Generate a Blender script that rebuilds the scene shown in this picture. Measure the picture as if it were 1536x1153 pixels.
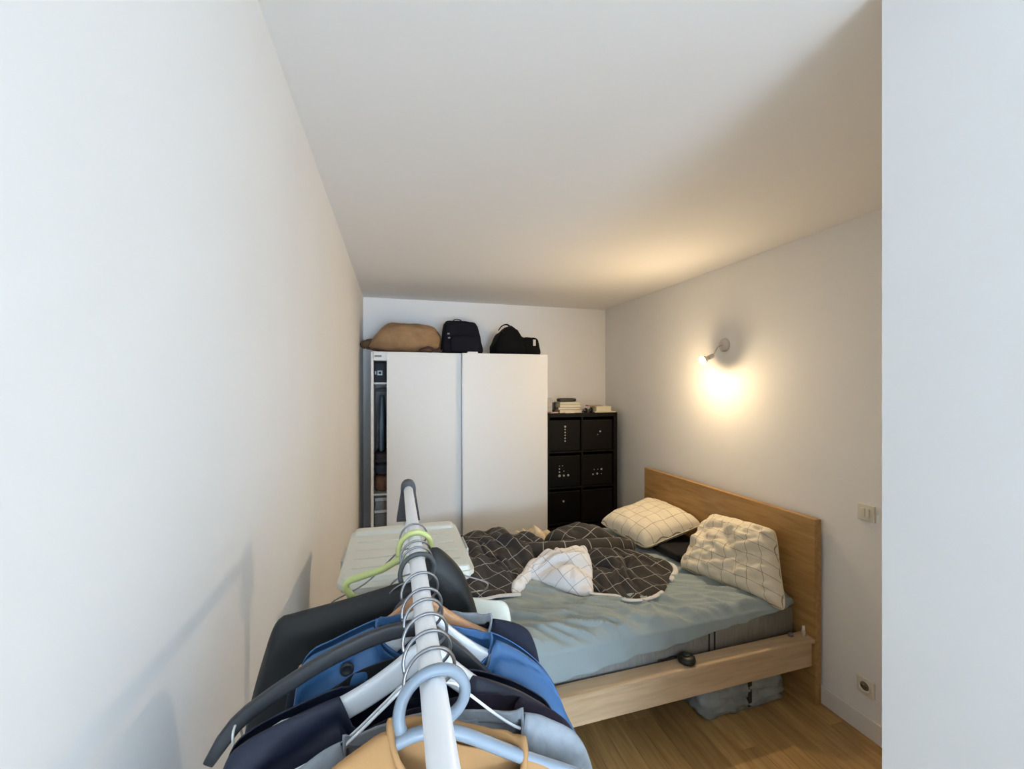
import bpy, bmesh, math, random
from mathutils import Vector, noise

random.seed(7)
for o in list(bpy.data.objects): bpy.data.objects.remove(o)
scene = bpy.context.scene
COL = scene.collection
PI = math.pi

# ------------------------------------------------------------------ camera, world, light
YAW = math.atan2(175, 636)
cd = bpy.data.cameras.new('camera'); cam = bpy.data.objects.new('camera', cd); COL.objects.link(cam)
cd.sensor_width = 36; cd.lens = 36*636/1536; cd.shift_y = 3.5/1536; cd.clip_start = 0.02
cam.location = (0, 0, 1.72); cam.rotation_euler = (PI/2, 0, -YAW)
scene.camera = cam

w = bpy.data.worlds.new('world'); scene.world = w; w.use_nodes = True
w.node_tree.nodes['Background'].inputs[0].default_value = (0.75, 0.85, 1, 1)
w.node_tree.nodes['Background'].inputs[1].default_value = 1.0

def area(name, loc, rot, sx, sy, power, col):
    l = bpy.data.lights.new(name, 'AREA'); l.shape = 'RECTANGLE'; l.size = sx; l.size_y = sy
    l.energy = power; l.color = col
    o = bpy.data.objects.new(name, l); COL.objects.link(o); o.location = loc; o.rotation_euler = rot
    return o
# daylight entering through the window behind the camera
area('window_daylight', (0.65, -4.12, 1.30), (PI/2+.80, 0, 0), 1.65, 2.3, 218, (0.62, 0.80, 1.0))
BULB_STRENGTH = 1080.0

vs = scene.view_settings
vs.view_transform = 'Standard'; vs.look = 'None'; vs.gamma = 1.0; vs.use_curve_mapping = False
vs.exposure = 0.70

# ------------------------------------------------------------------ materials
def lin(c):
    return tuple(((x/255.)/12.92 if x/255. <= 0.04045 else ((x/255.+0.055)/1.055)**2.4) for x in c)
MATS = {}
def mat(name, rgb, rough=0.6, metal=0.0, var=0.0, vscale=8, bump=0.0, bscale=60, spec=0.5, coat=0, sheen=0,
        trans=0, alpha=1, stretch=None, emis=None, estr=0, detail=4):
    if name in MATS: return MATS[name]
    m = bpy.data.materials.new(name); m.use_nodes = True; MATS[name] = m
    nt = m.node_tree; b = nt.nodes['Principled BSDF']
    c = lin(rgb); b.inputs['Base Color'].default_value = (*c, 1)
    b.inputs['Roughness'].default_value = rough; b.inputs['Metallic'].default_value = metal
    b.inputs['Specular IOR Level'].default_value = spec
    b.inputs['Coat Weight'].default_value = coat; b.inputs['Sheen Weight'].default_value = sheen
    b.inputs['Transmission Weight'].default_value = trans; b.inputs['Alpha'].default_value = alpha
    if emis: b.inputs['Emission Color'].default_value = (*emis, 1); b.inputs['Emission Strength'].default_value = estr
    tc = nt.nodes.new('ShaderNodeTexCoord'); mp = nt.nodes.new('ShaderNodeMapping')
    nt.links.new(tc.outputs['Object'], mp.inputs[0])
    if stretch: mp.inputs['Scale'].default_value = stretch
    if var:
        n = nt.nodes.new('ShaderNodeTexNoise'); n.inputs['Scale'].default_value = vscale; n.inputs['Detail'].default_value = detail
        nt.links.new(mp.outputs[0], n.inputs[0])
        r = nt.nodes.new('ShaderNodeMapRange'); r.inputs[1].default_value = .3; r.inputs[2].default_value = .7
        r.inputs[3].default_value = 1-var; r.inputs[4].default_value = 1+var
        nt.links.new(n.outputs[0], r.inputs[0])
        mx = nt.nodes.new('ShaderNodeMix'); mx.data_type = 'RGBA'; mx.blend_type = 'MULTIPLY'; mx.inputs[0].default_value = 1
        mx.inputs[6].default_value = (*c, 1); nt.links.new(r.outputs[0], mx.inputs[7])
        nt.links.new(mx.outputs[2], b.inputs['Base Color'])
    if bump:
        n = nt.nodes.new('ShaderNodeTexNoise'); n.inputs['Scale'].default_value = bscale; n.inputs['Detail'].default_value = 3
        nt.links.new(mp.outputs[0], n.inputs[0])
        bp = nt.nodes.new('ShaderNodeBump'); bp.inputs['Strength'].default_value = bump; bp.inputs['Distance'].default_value = 0.002
        nt.links.new(n.outputs[0], bp.inputs['Height']); nt.links.new(bp.outputs[0], b.inputs['Normal'])
    return m

def wood(name, c1, c2, stretch, scale=6, rough=0.5, rnd=0.0):
    m = bpy.data.materials.new(name); m.use_nodes = True; MATS[name] = m
    nt = m.node_tree; b = nt.nodes['Principled BSDF']; b.inputs['Roughness'].default_value = rough
    tc = nt.nodes.new('ShaderNodeTexCoord'); mp = nt.nodes.new('ShaderNodeMapping'); mp.inputs['Scale'].default_value = stretch
    oi = nt.nodes.new('ShaderNodeObjectInfo')
    ad = nt.nodes.new('ShaderNodeVectorMath'); ad.operation = 'ADD'
    sc = nt.nodes.new('ShaderNodeMath'); sc.operation = 'MULTIPLY'; sc.inputs[1].default_value = 37
    nt.links.new(oi.outputs['Random'], sc.inputs[0]); nt.links.new(tc.outputs['Object'], ad.inputs[0]); nt.links.new(sc.outputs[0], ad.inputs[1])
    nt.links.new(ad.outputs[0], mp.inputs[0])
    n = nt.nodes.new('ShaderNodeTexNoise'); n.inputs['Scale'].default_value = scale; n.inputs['Detail'].default_value = 6
    n.inputs['Distortion'].default_value = 0.6
    nt.links.new(mp.outputs[0], n.inputs[0])
    r = nt.nodes.new('ShaderNodeValToRGB'); r.color_ramp.elements[0].position = .3; r.color_ramp.elements[1].position = .7
    r.color_ramp.elements[0].color = (*lin(c1), 1); r.color_ramp.elements[1].color = (*lin(c2), 1)
    nt.links.new(n.outputs[0], r.inputs[0])
    mr = nt.nodes.new('ShaderNodeMapRange'); mr.inputs[3].default_value = 1-rnd; mr.inputs[4].default_value = 1+rnd*.6
    nt.links.new(oi.outputs['Random'], mr.inputs[0])
    mx = nt.nodes.new('ShaderNodeMix'); mx.data_type = 'RGBA'; mx.blend_type = 'MULTIPLY'; mx.inputs[0].default_value = 1
    nt.links.new(r.outputs[0], mx.inputs[6]); nt.links.new(mr.outputs[0], mx.inputs[7])
    nt.links.new(mx.outputs[2], b.inputs['Base Color'])
    return m

def checked(name, base, line, pitch=0.065, width=0.05, rough=0.85, bump=0.25):
    """woven cloth with a thin window-pane check, printed along the cloth's own UVs (metres)"""
    m = bpy.data.materials.new(name); m.use_nodes = True; MATS[name] = m
    nt = m.node_tree; b = nt.nodes['Principled BSDF']; b.inputs['Roughness'].default_value = rough
    b.inputs['Sheen Weight'].default_value = 0.1; b.inputs['Specular IOR Level'].default_value = 0.2
    uv = nt.nodes.new('ShaderNodeUVMap'); sp = nt.nodes.new('ShaderNodeSeparateXYZ'); nt.links.new(uv.outputs[0], sp.inputs[0])
    outs = []
    for i in range(2):
        d = nt.nodes.new('ShaderNodeMath'); d.operation = 'DIVIDE'; d.inputs[1].default_value = pitch
        nt.links.new(sp.outputs[i], d.inputs[0])
        fr = nt.nodes.new('ShaderNodeMath'); fr.operation = 'FRACT'; nt.links.new(d.outputs[0], fr.inputs[0])
        lt = nt.nodes.new('ShaderNodeMath'); lt.operation = 'LESS_THAN'; lt.inputs[1].default_value = width
        nt.links.new(fr.outputs[0], lt.inputs[0]); outs.append(lt)
    mxm = nt.nodes.new('ShaderNodeMath'); mxm.operation = 'MAXIMUM'
    nt.links.new(outs[0].outputs[0], mxm.inputs[0]); nt.links.new(outs[1].outputs[0], mxm.inputs[1])
    mx = nt.nodes.new('ShaderNodeMix'); mx.data_type = 'RGBA'
    mx.inputs[6].default_value = (*lin(base), 1); mx.inputs[7].default_value = (*lin(line), 1)
    nt.links.new(mxm.outputs[0], mx.inputs[0]); nt.links.new(mx.outputs[2], b.inputs['Base Color'])
    tc = nt.nodes.new('ShaderNodeTexCoord')
    n = nt.nodes.new('ShaderNodeTexNoise'); n.inputs['Scale'].default_value = 28; n.inputs['Detail'].default_value = 3
    nt.links.new(tc.outputs['Object'], n.inputs[0])
    bp = nt.nodes.new('ShaderNodeBump'); bp.inputs['Strength'].default_value = bump; bp.inputs['Distance'].default_value = 0.01
    nt.links.new(n.outputs[0], bp.inputs['Height']); nt.links.new(bp.outputs[0], b.inputs['Normal'])
    return m

WALL = mat('wall_paint', (238, 237, 235), 0.75, var=.012, vscale=3, bump=.05, bscale=120, spec=.3)
CEIL = mat('ceiling_paint', (238, 237, 236), 0.8, spec=.2)
TRIM = mat('trim_paint', (232, 229, 224), 0.5)
OAKF = wood('oak_floor', (160, 124, 74), (194, 158, 104), (14, 1.2, 14), 3, .42, .20)
OAKB = wood('oak_veneer', (188, 162, 128), (212, 186, 152), (1.3, 12, 12), 3, .45)
OAKH = wood('oak_headboard', (156, 118, 68), (186, 148, 94), (12, 1.3, 12), 3, .45)
WHITE_LAM = mat('white_laminate', (226, 225, 222), .45)
ALU = mat('grey_aluminium', (170, 172, 174), .35, .7)
DARKIN = mat('wardrobe_interior', (205, 205, 202), .6)
BLACKBROWN = mat('black_brown_laminate', (10, 9, 8), .55, var=.15, vscale=12, spec=.2)
BLACKGLOSS = mat('black_gloss_plastic', (16, 15, 16), .18)

# ------------------------------------------------------------------ mesh helpers
ORG = {}     # world origin of each object made here
def link(o, parent, origin):
    COL.objects.link(o); ORG[o] = Vector(origin)
    if parent is not None:
        o.parent = parent; o.location = Vector(origin) - ORG[parent]
    else:
        o.location = origin
def tag(o, label=None, cat=None, group=None, kind=None):
    if label: o['label'] = label
    if cat: o['category'] = cat
    if group: o['group'] = group
    if kind: o['kind'] = kind
    return o
def thing(name, loc, label, cat, group=None):
    o = bpy.data.objects.new(name, None); o.empty_display_size = .05; link(o, None, loc)
    return tag(o, label, cat, group)
def mk(name, verts, faces, m, parent=None, smooth=True, origin=None, uvs=None, solid=0, sub=0):
    """verts are world coordinates"""
    vv = [Vector(v) for v in verts]
    if origin is None:
        lo = Vector((min(v.x for v in vv), min(v.y for v in vv), min(v.z for v in vv)))
        hi = Vector((max(v.x for v in vv), max(v.y for v in vv), max(v.z for v in vv)))
        origin = Vector(((lo.x+hi.x)/2, (lo.y+hi.y)/2, lo.z))
    origin = Vector(origin)
    me = bpy.data.meshes.new(name)
    me.from_pydata([v-origin for v in vv], [], faces)
    if uvs:
        ul = me.uv_layers.new(name='UVMap')
        for l in me.loops: ul.data[l.index].uv = uvs[l.vertex_index]
    bm = bmesh.new(); bm.from_mesh(me)
    if not uvs: bmesh.ops.remove_doubles(bm, verts=bm.verts, dist=1e-5)
    bmesh.ops.recalc_face_normals(bm, faces=bm.faces); bm.to_mesh(me); bm.free()
    if smooth:
        for p in me.polygons: p.use_smooth = True
    ms = m if isinstance(m, (list, tuple)) else [m]
    for x in ms: me.materials.append(x)
    o = bpy.data.objects.new(name, me); link(o, parent, origin)
    if solid:
        md = o.modifiers.new('thick', 'SOLIDIFY'); md.thickness = solid; md.offset = 0
    if sub:
        md = o.modifiers.new('sub', 'SUBSURF'); md.levels = sub; md.render_levels = sub
    return o
def box(name, lo, hi, m, parent=None, bev=0.003, seg=2, rot=0, pivot=None, tilt=None):
    bm = bmesh.new(); bmesh.ops.create_cube(bm, size=1)
    c = [(a+b)/2 for a, b in zip(lo, hi)]; d = [b-a for a, b in zip(lo, hi)]
    for v in bm.verts: v.co = Vector((v.co.x*d[0], v.co.y*d[1], v.co.z*d[2]))
    if bev:
        bmesh.ops.bevel(bm, geom=list(bm.edges), offset=min(bev, min(d)*.45), segments=seg, affect='EDGES', profile=.5)
    vv = [v.co+Vector(c) for v in bm.verts]; ff = [[v.index for v in f.verts] for f in bm.faces]; bm.free()
    if rot:
        p = Vector(pivot if pivot else c)
        cs, sn = math.cos(rot), math.sin(rot)
        vv = [Vector((p.x+(v.x-p.x)*cs-(v.y-p.y)*sn, p.y+(v.x-p.x)*sn+(v.y-p.y)*cs, v.z)) for v in vv]
    return mk(name, vv, ff, m, parent, smooth=False)
def merge(*vf):
    V, F = [], []
    for v, f in vf:
        n = len(V); V += list(v); F += [[i+n for i in x] for x in f]
    return V, F
def boxvf(lo, hi):
    x0, y0, z0 = lo; x1, y1, z1 = hi
    return ([(x0,y0,z0),(x1,y0,z0),(x1,y1,z0),(x0,y1,z0),(x0,y0,z1),(x1,y0,z1),(x1,y1,z1),(x0,y1,z1)],
            [(0,3,2,1),(4,5,6,7),(0,1,5,4),(1,2,6,5),(2,3,7,6),(3,0,4,7)])
def frames(pts):
    P = [Vector(p) for p in pts]; n = len(P); T = []
    for i in range(n):
        t = (P[min(i+1, n-1)]-P[max(i-1, 0)]); T.append(t.normalized())
    up = Vector((0, 0, 1)) if abs(T[0].z) < .9 else Vector((0, 1, 0))
    N = (up - T[0]*up.dot(T[0])).normalized(); out = []
    for i in range(n):
        N = (N - T[i]*N.dot(T[i])).normalized()
        out.append((P[i], N, T[i].cross(N)))
    return out
def sweep(pts, ra, rb=None, n=10, sq=2.0, caps=True):
    """loft an (super)ellipse along a path; ra along the normal (up), rb along the binormal; numbers or lists"""
    fr = frames(pts); V, F = [], []
    for i, (p, N, B) in enumerate(fr):
        a = ra[i] if isinstance(ra, (list, tuple)) else ra
        b = (rb[i] if isinstance(rb, (list, tuple)) else rb) if rb is not None else a
        for k in range(n):
            th = 2*PI*k/n; c, s = math.cos(th), math.sin(th)
            e = 2/sq
            V.append(p + N*(a*math.copysign(abs(c)**e, c)) + B*(b*math.copysign(abs(s)**e, s)))
    m = len(fr)
    for i in range(m-1):
        for k in range(n):
            F.append([i*n+k, i*n+(k+1) % n, (i+1)*n+(k+1) % n, (i+1)*n+k])
    if caps:
        F.append(list(range(n))[::-1]); F.append([(m-1)*n+k for k in range(n)])
    return V, F
def lathe(prof, c, n=24, axis='z'):
    V, F = [], []
    for r, h in prof:
        for k in range(n):
            a = 2*PI*k/n; x, y = r*math.cos(a), r*math.sin(a)
            if axis == 'z': V.append((c[0]+x, c[1]+y, c[2]+h))
            elif axis == 'x': V.append((c[0]+h, c[1]+x, c[2]+y))
            else: V.append((c[0]+x, c[1]+h, c[2]+y))
    m = len(prof)
    for i in range(m-1):
        for k in range(n): F.append([i*n+k, i*n+(k+1) % n, (i+1)*n+(k+1) % n, (i+1)*n+k])
    F.append(list(range(n))); F.append([(m-1)*n+k for k in range(n)][::-1])
    return V, F
def smoothpath(pts, n=6):
    """Catmull-Rom through the points"""
    P = [Vector(p) for p in pts]; P = [P[0]*2-P[1]] + P + [P[-1]*2-P[-2]]; out = []
    for i in range(1, len(P)-2):
        for k in range(n):
            t = k/n; a, b, c, d = P[i-1], P[i], P[i+1], P[i+2]
            out.append(.5*((2*b)+(c-a)*t+(2*a-5*b+4*c-d)*t*t+(3*b-a-3*c+d)*t**3))
    out.append(P[-2]); return out
def nz(x, y, z=0.0): return noise.noise(Vector((x, y, z)))
def ridge(x, y, z=0.0): return 1-2*abs(noise.noise(Vector((x, y, z))))

# ------------------------------------------------------------------ the room
XL, XR, YB, H = -0.293, 2.245, 4.258, 2.572
PX, PY0, PY1 = 1.0, 0.36, 0.662          # partition that ends beside the camera
WX, WY = 2.6, -4.2                       # right and rear limits of the front part of the room
def struct(name, vf, m, **k):
    o = mk(name, vf[0], vf[1], m, smooth=False, **k); o['kind'] = 'structure'; return o
floor = struct('floor', boxvf((XL-.15, WY-.15, -.12), (WX+.15, YB+.15, -.012)), mat('subfloor', (70, 48, 28), .8), origin=(0, 0, 0))
struct('ceiling', boxvf((XL-.15, WY-.15, H), (WX+.15, YB+.15, H+.12)), CEIL)
struct('wall_left', boxvf((XL-.15, WY-.15, -.012), (XL, YB+.15, H)), WALL)
struct('wall_back', boxvf((XL, YB, -.012), (XR+.15, YB+.15, H)), WALL)
struct('wall_right', boxvf((XR, PY1, -.012), (XR+.15, YB, H)), WALL)
struct('wall_partition', boxvf((PX, PY0, -.012), (WX+.15, PY1, H)), WALL)
struct('wall_front_right', boxvf((WX, WY-.15, -.012), (WX+.15, PY0, H)), WALL)
wx0, wx1, wz0, wz1 = -.2, 1.5, .1, 2.5
struct('wall_front', merge(boxvf((XL, WY-.15, -.012), (wx0, WY, H)), boxvf((wx1, WY-.15, -.012), (WX, WY, H)),
       boxvf((wx0, WY-.15, -.012), (wx1, WY, wz0)), boxvf((wx0, WY-.15, wz1), (wx1, WY, H))), WALL)
win = thing('window_1', ((wx0+wx1)/2, WY-.1, wz0), None, None); win['kind'] = 'structure'
for k, (a, b, c, d) in enumerate(((wx0, wz0, wx1, wz0+.06), (wx0, wz1-.06, wx1, wz1), (wx0, wz0+.06, wx0+.06, wz1-.06),
                                  (wx1-.06, wz0+.06, wx1, wz1-.06), (.62, wz0+.06, .68, wz1-.06))):
    box('window_frame', (a, WY-.13, b), (c, WY-.07, d), TRIM, win)
for a, b in ((wx0+.06, .62), (.68, wx1-.06)):
    box('window_pane', (a, WY-.105, wz0+.06), (b, WY-.095, wz1-.06), mat('window_glass', (255, 255, 255), .02, trans=1), win, bev=0)

# skirting boards
def skirting(name, lo, hi, axis, sgn):
    o = box(name, lo, hi, TRIM, bev=.004); o['kind'] = 'structure'
skirting('baseboard_right', (XR-.014, PY1, 0), (XR, YB, .10), 'y', 1)
skirting('baseboard_back', (XL+.014, YB-.014, 0), (XR-.014, YB, .10), 'x', 1)
skirting('baseboard_left', (XL, WY, 0), (XL+.014, YB, .10), 'y', 1)
skirting('baseboard_partition', (PX, PY1, 0), (XR-.014, PY1+.014, .10), 'x', 1)

# floor planks, each laid on the subfloor
plank_mesh = {}
def plank(x, y, L, wd):
    key = (round(L, 3), round(wd, 4))
    if key not in plank_mesh:
        bm = bmesh.new(); bmesh.ops.create_cube(bm, size=1)
        for v in bm.verts: v.co = Vector((v.co.x*(wd-.0012), v.co.y*(L-.0012), v.co.z*.012))
        bmesh.ops.bevel(bm, geom=[e for e in bm.edges if all(v.co.z > 0 for v in e.verts)], offset=.0012, segments=1, affect='EDGES')
        me = bpy.data.meshes.new('plank'); bm.to_mesh(me); bm.free(); me.materials.append(OAKF); plank_mesh[key] = me
    o = bpy.data.objects.new('plank', plank_mesh[key]); link(o, floor, (x, y, -.006))
pw = .094; ncol = int(math.ceil((WX-XL)/pw)); pw = (WX-XL)/ncol
for i in range(ncol):
    x = XL+pw*(i+.5); y = WY - random.choice((.15, .35, .55, .75, .95)); 
    lens = (1.2, 1.5)
    while y < YB:
        L = random.choice(lens)
        if y+L > WY and not (x > XR and y > PY1):
            plank(x, y+L/2, L, pw)
        y += L

# ------------------------------------------------------------------ wardrobe
WF = 3.65; wL, wR, wT = -.195, 1.32, 2.012
wd = thing('wardrobe', ((wL+wR)/2, 3.93, 0), 'white wardrobe with two sliding doors, left door pushed open a crack', 'wardrobe')
box('side_panel', (wL, WF+.06, 0), (wL+.018, 4.24, wT), WHITE_LAM, wd)
box('side_panel', (wR-.018, WF+.06, 0), (wR, 4.24, wT), WHITE_LAM, wd)
box('divider_panel', (.555, WF+.08, .06), (.573, 4.228, wT-.018), WHITE_LAM, wd)
box('top_panel', (wL+.018, WF+.06, wT-.018), (wR-.018, 4.24, wT), WHITE_LAM, wd)
box('bottom_panel', (wL+.018, WF+.08, .04), (wR-.018, 4.228, .06), WHITE_LAM, wd)
box('back_panel', (wL+.018, 4.229, .04), (wR-.018, 4.24, wT-.018), DARKIN, wd, bev=0)
box('plinth', (wL+.018, WF+.10, 0), (wR-.018, WF+.12, .04), WHITE_LAM, wd)
box('front_post', (wL, WF+.03, 0), (wL+.022, WF+.059, wT), WHITE_LAM, wd)
box('front_post', (wR-.022, WF+.03, 0), (wR, WF+.059, wT), WHITE_LAM, wd)
tr = box('door_track', (wL+.022, WF+.012, wT-.075), (wR-.022, WF+.059, wT), WHITE_LAM, wd)
box('track_label', (wL+.03, WF+.010, wT-.045), (wL+.085, WF+.0119, wT-.03), mat('label_grey', (120, 120, 124), .5), tr, bev=0)
shelf_mat = WHITE_LAM
box('shelf', (wL+.018, WF+.10, 1.74), (.555, 4.228, 1.758), shelf_mat, wd)
box('shelf', (wL+.018, WF+.10, .80), (.555, 4.228, .818), shelf_mat, wd)
mk('clothes_rail', *sweep([(wL+.018, 3.98, 1.69), (.555, 3.98, 1.69)], .0125, n=12), ALU, wd)
d1 = box('sliding_door', (-.062, WF-.012, .05), (.70, WF+.011, wT-.004), WHITE_LAM, wd, bev=.002)
box('door_edge', (-.068, WF-.014, .05), (-.062, WF+.011, wT-.004), mat('door_edge_white', (236, 236, 236), .35), d1, bev=.001)
d2 = box('sliding_door', (.556, WF-.045, .05), (1.325, WF-.022, wT-.002), WHITE_LAM, wd, bev=.002)
box('door_edge', (.548, WF-.047, .05), (.556, WF-.022, wT-.002), mat('door_edge_grey', (150, 150, 150), .35, .4), d2, bev=.001)
box('roller_cover', (.60, WF-.03, wT-.001), (.69, WF+.02, wT+.012), WHITE_LAM, wd)

# what shows in the open crack of the wardrobe
t = thing('storage_box', (-.09, 3.95, 1.758), 'dark grey storage box with a pale square mark on wardrobe top shelf', 'box')
box('box_body', (-.172, 3.82, 1.758), (.1, 4.15, 1.93), mat('charcoal_card', (46, 52, 60), .7), t, bev=.006)
V, F = merge(boxvf((-.148, 3.817, 1.82), (-.108, 3.8199, 1.83)), boxvf((-.148, 3.817, 1.85), (-.108, 3.8199, 1.86)),
             boxvf((-.148, 3.817, 1.83), (-.138, 3.8199, 1.85)), boxvf((-.118, 3.817, 1.83), (-.108, 3.8199, 1.85)))
mk('square_mark', V, F, mat('pale_print', (205, 220, 224), .6), t, smooth=False)
box('side_mark', (-.17, 3.817, 1.825), (-.157, 3.8199, 1.855), MATS['pale_print'], t, bev=0)

def hanging_cloth(name, x, y, ztop, zbot, wx, ty, m, label, cat, seed, group=None):
    """garment hung sideways from a rail that runs along x: narrow in x, wide in y"""
    V, F, n, mm = [], [], 24, 14
    for j in range(mm):
        f = j/(mm-1); z = ztop+(zbot-ztop)*f
        sh = min(1, (f*3+.12)) ** .5
        for k in range(n):
            a = 2*PI*k/n; r = 1+.12*nz(math.cos(a)*2+seed, math.sin(a)*2, f*3)
            V.append((x+wx*r*math.cos(a)*(.5+.5*sh), y+ty*sh*r*math.sin(a), z))
    for j in range(mm-1):
        for k in range(n): F.append([j*n+k, j*n+(k+1) % n, (j+1)*n+(k+1) % n, (j+1)*n+k])
    F.append(list(range(n))); F.append([(mm-1)*n+k for k in range(n)][::-1])
    t = thing(name, (x, y, zbot), label, cat, group)
    mk('cloth', V, F, m, t)
    mk('hook', *sweep([(x, y+.018*math.cos(a), 1.69+.02*math.sin(a)) for a in [PI*1.15-i*PI*1.3/10 for i in range(11)]]+[(x, y, ztop-.002)], .002, n=6), ALU, t)
    return t
hanging_cloth('shirt', -.115, 3.98, 1.645, 1.17, .028, .20, mat('slate_blue_cotton', (112, 128, 140), .9, var=.1), 'slate blue shirt hanging just inside the open wardrobe crack', 'shirt', 1)
hanging_cloth('jacket', -.045, 3.98, 1.645, .98, .026, .21, mat('near_black_wool', (22, 24, 32), .9), 'near black jacket hanging deeper in the open wardrobe', 'jacket', 5)
def folded(name, lo, hi, m, label, cat, group=None, seed=0):
    x0, y0, z0 = lo; x1, y1, z1 = hi
    bm = bmesh.new(); bmesh.ops.create_cube(bm, size=1); bmesh.ops.subdivide_edges(bm, edges=list(bm.edges), cuts=5, use_grid_fill=True)
    V = []
    for v in bm.verts:
        p = v.co*2; q = p.copy()
        r = max(abs(p.x), abs(p.y), abs(p.z)); l = (abs(p.x)**6+abs(p.y)**6+abs(p.z)**6)**(1/6)
        q = p/l
        d = .06*nz(p.x*2+seed, p.y*2, p.z*2)
        q = q*(1+d)
        V.append(((x0+x1)/2+q.x*(x1-x0)/2, (y0+y1)/2+q.y*(y1-y0)/2, max(z0, (z0+z1)/2+q.z*(z1-z0)/2)))
    F = [[v.index for v in f.verts] for f in bm.faces]; bm.free()
    o = mk(name, V, F, m, None); return tag(o, label, cat, group)
folded('trousers', (-.172, 3.80, 1.055), (.12, 4.15, 1.155), mat('plum_grey_cloth', (68, 60, 66), .9, var=.2), 'plum grey folded trousers topping the pile in the wardrobe', 'trousers', seed=2)
folded('sweater', (-.172, 3.80, .955), (.12, 4.15, 1.055), mat('slate_knit', (62, 68, 78), .95, var=.2), 'slate knit sweater folded in the middle of the wardrobe pile', 'sweater', seed=3)
folded('scarf', (-.172, 3.79, .818), (.10, 4.12, .955), mat('rust_brown_knit', (128, 92, 72), .95, var=.35, vscale=14), 'rust brown scarf bundled at the foot of the wardrobe pile', 'scarf', seed=4)
t = thing('storage_box', (-.04, 3.95, .06), 'tall grey fabric storage box below the wardrobe shelf', 'box')
box('box_body', (-.172, 3.80, .06), (.12, 4.15, .64), mat('grey_felt', (132, 130, 126), .95), t, bev=.01)
box('box_lid', (-.176, 3.796, .64), (.124, 4.154, .665), mat('white_plastic', (228, 228, 226), .4), t, bev=.005)
t = thing('shoe_box', (-.03, 3.96, .665), 'small white shoe box on top of the grey fabric box', 'box')
box('box_body', (-.165, 3.83, .665), (.10, 4.13, .735), mat('grey_card', (150, 148, 144), .8), t)
box('box_lid', (-.169, 3.826, .735), (.104, 4.134, .762), MATS['white_plastic'], t)

# ------------------------------------------------------------------ bags on the wardrobe
def blob(name, c, size, m, parent, fn=None, p=3.0, res=6, seed=0, amp=.05, fr=2):
    """superellipsoid lump with a shaping function on unit coordinates"""
    bm = bmesh.new(); bmesh.ops.create_cube(bm, size=2); bmesh.ops.subdivide_edges(bm, edges=list(bm.edges), cuts=res*2-1, use_grid_fill=True)
    V = []
    for v in bm.verts:
        q = v.co; l = (abs(q.x)**p+abs(q.y)**p+abs(q.z)**p)**(1/p); q = q/l
        d = 1+amp*nz(q.x*fr+seed, q.y*fr+seed*2, q.z*fr)
        q = q*d
        if fn: q = fn(q)
        V.append((c[0]+q.x*size[0]/2, c[1]+q.y*size[1]/2, c[2]+(max(q.z, -1)+1)*size[2]/2))
    F = [[v.index for v in f.verts] for f in bm.faces]; bm.free()
    return mk(name, V, F, m, parent)
TAN = mat('tan_canvas', (152, 120, 86), .9, var=.22, vscale=9, bump=.3, bscale=40)
t = thing('floor_cushion', (.08, 3.93, wT), 'large tan floor cushion slumped on top of wardrobe', 'cushion')
def cush(q):
    q = q.copy(); f = 1.0
    if q.x < -.35: f = max(.10, 1-((-q.x-.35)/.65)**1.5*.92)
    if q.x > .8: f = 1-(q.x-.8)*.6
    q.z = (q.z+1)*f-1 + (.28*(1-f) if q.x < -.35 else 0); q.y *= (.6+.4*f)
    q.z += .035*ridge(q.x*3, q.y*2, 3)*f
    return q
blob('cushion_body', (.075, 3.93, wT), (.645, .50, .262), TAN, t, cush, p=3.2, res=9, amp=.05, fr=3, seed=2)
mk('corner_tab', *sweep(smoothpath([(-.19, 3.86, wT+.085), (-.235, 3.83, wT+.075), (-.268, 3.80, wT+.06)]), [.04]*6+[.034]*6+[.012], [.05]*6+[.04]*6+[.02], n=10), mat('dark_brown_canvas', (92, 70, 52), .9), t)
mk('zip_flap', *sweep(smoothpath([(.20, 3.665, wT+.012), (.27, 3.66, wT+.04), (.33, 3.665, wT+.02), (.385, 3.675, wT+.012)]), .012, .008, n=8), mat('dark_maroon', (58, 34, 30), .8), t)

NAVY = mat('navy_nylon', (17, 18, 28), .8, spec=.2, bump=.3, bscale=90)
BLKN = mat('black_nylon', (9, 9, 12), .85, spec=.2, bump=.3, bscale=90)
t = thing('backpack', (.58, 3.85, wT+.0), 'dark navy boxy backpack standing beside the tan cushion', 'backpack')
def bpn(q):
    q = q.copy(); f = (q.z+1)/2
    q.x = q.x*(1-.26*f) - .09*f; q.y *= 1-.2*f
    if q.z > .8: q.z -= .12*max(0, q.x)
    return q
b = blob('pack_body', (.585, 3.86, wT), (.385, .26, .300), NAVY, t, bpn, p=9, res=7, amp=.03, fr=3, seed=4)
blob('front_pocket', (.60, 3.732, wT+.01), (.27, .05, .15), NAVY, t, None, p=5, res=4, amp=.03, seed=7)
for k in range(2):
    box('logo_mark', (.438+k*.006, 3.717+.004*k, wT+.165-k*.035), (.458+k*.006, 3.728+.004*k, wT+.18-k*.035), mat('logo_grey', (120, 122, 130), .6), t, bev=.002)
mk('carry_loop', *sweep(smoothpath([(.50, 3.86, wT+.29), (.52, 3.86, wT+.318), (.57, 3.86, wT+.318), (.60, 3.86, wT+.285)]), .004, .011, n=8), NAVY, t)
mk('shoulder_strap', *sweep(smoothpath([(.52, 3.985, wT+.27), (.50, 4.03, wT+.15), (.53, 4.0, wT+.03)]), .005, .025, n=8), NAVY, t)
mk('shoulder_strap', *sweep(smoothpath([(.62, 3.985, wT+.27), (.64, 4.03, wT+.15), (.66, 4.0, wT+.03)]), .005, .025, n=8), NAVY, t)

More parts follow.
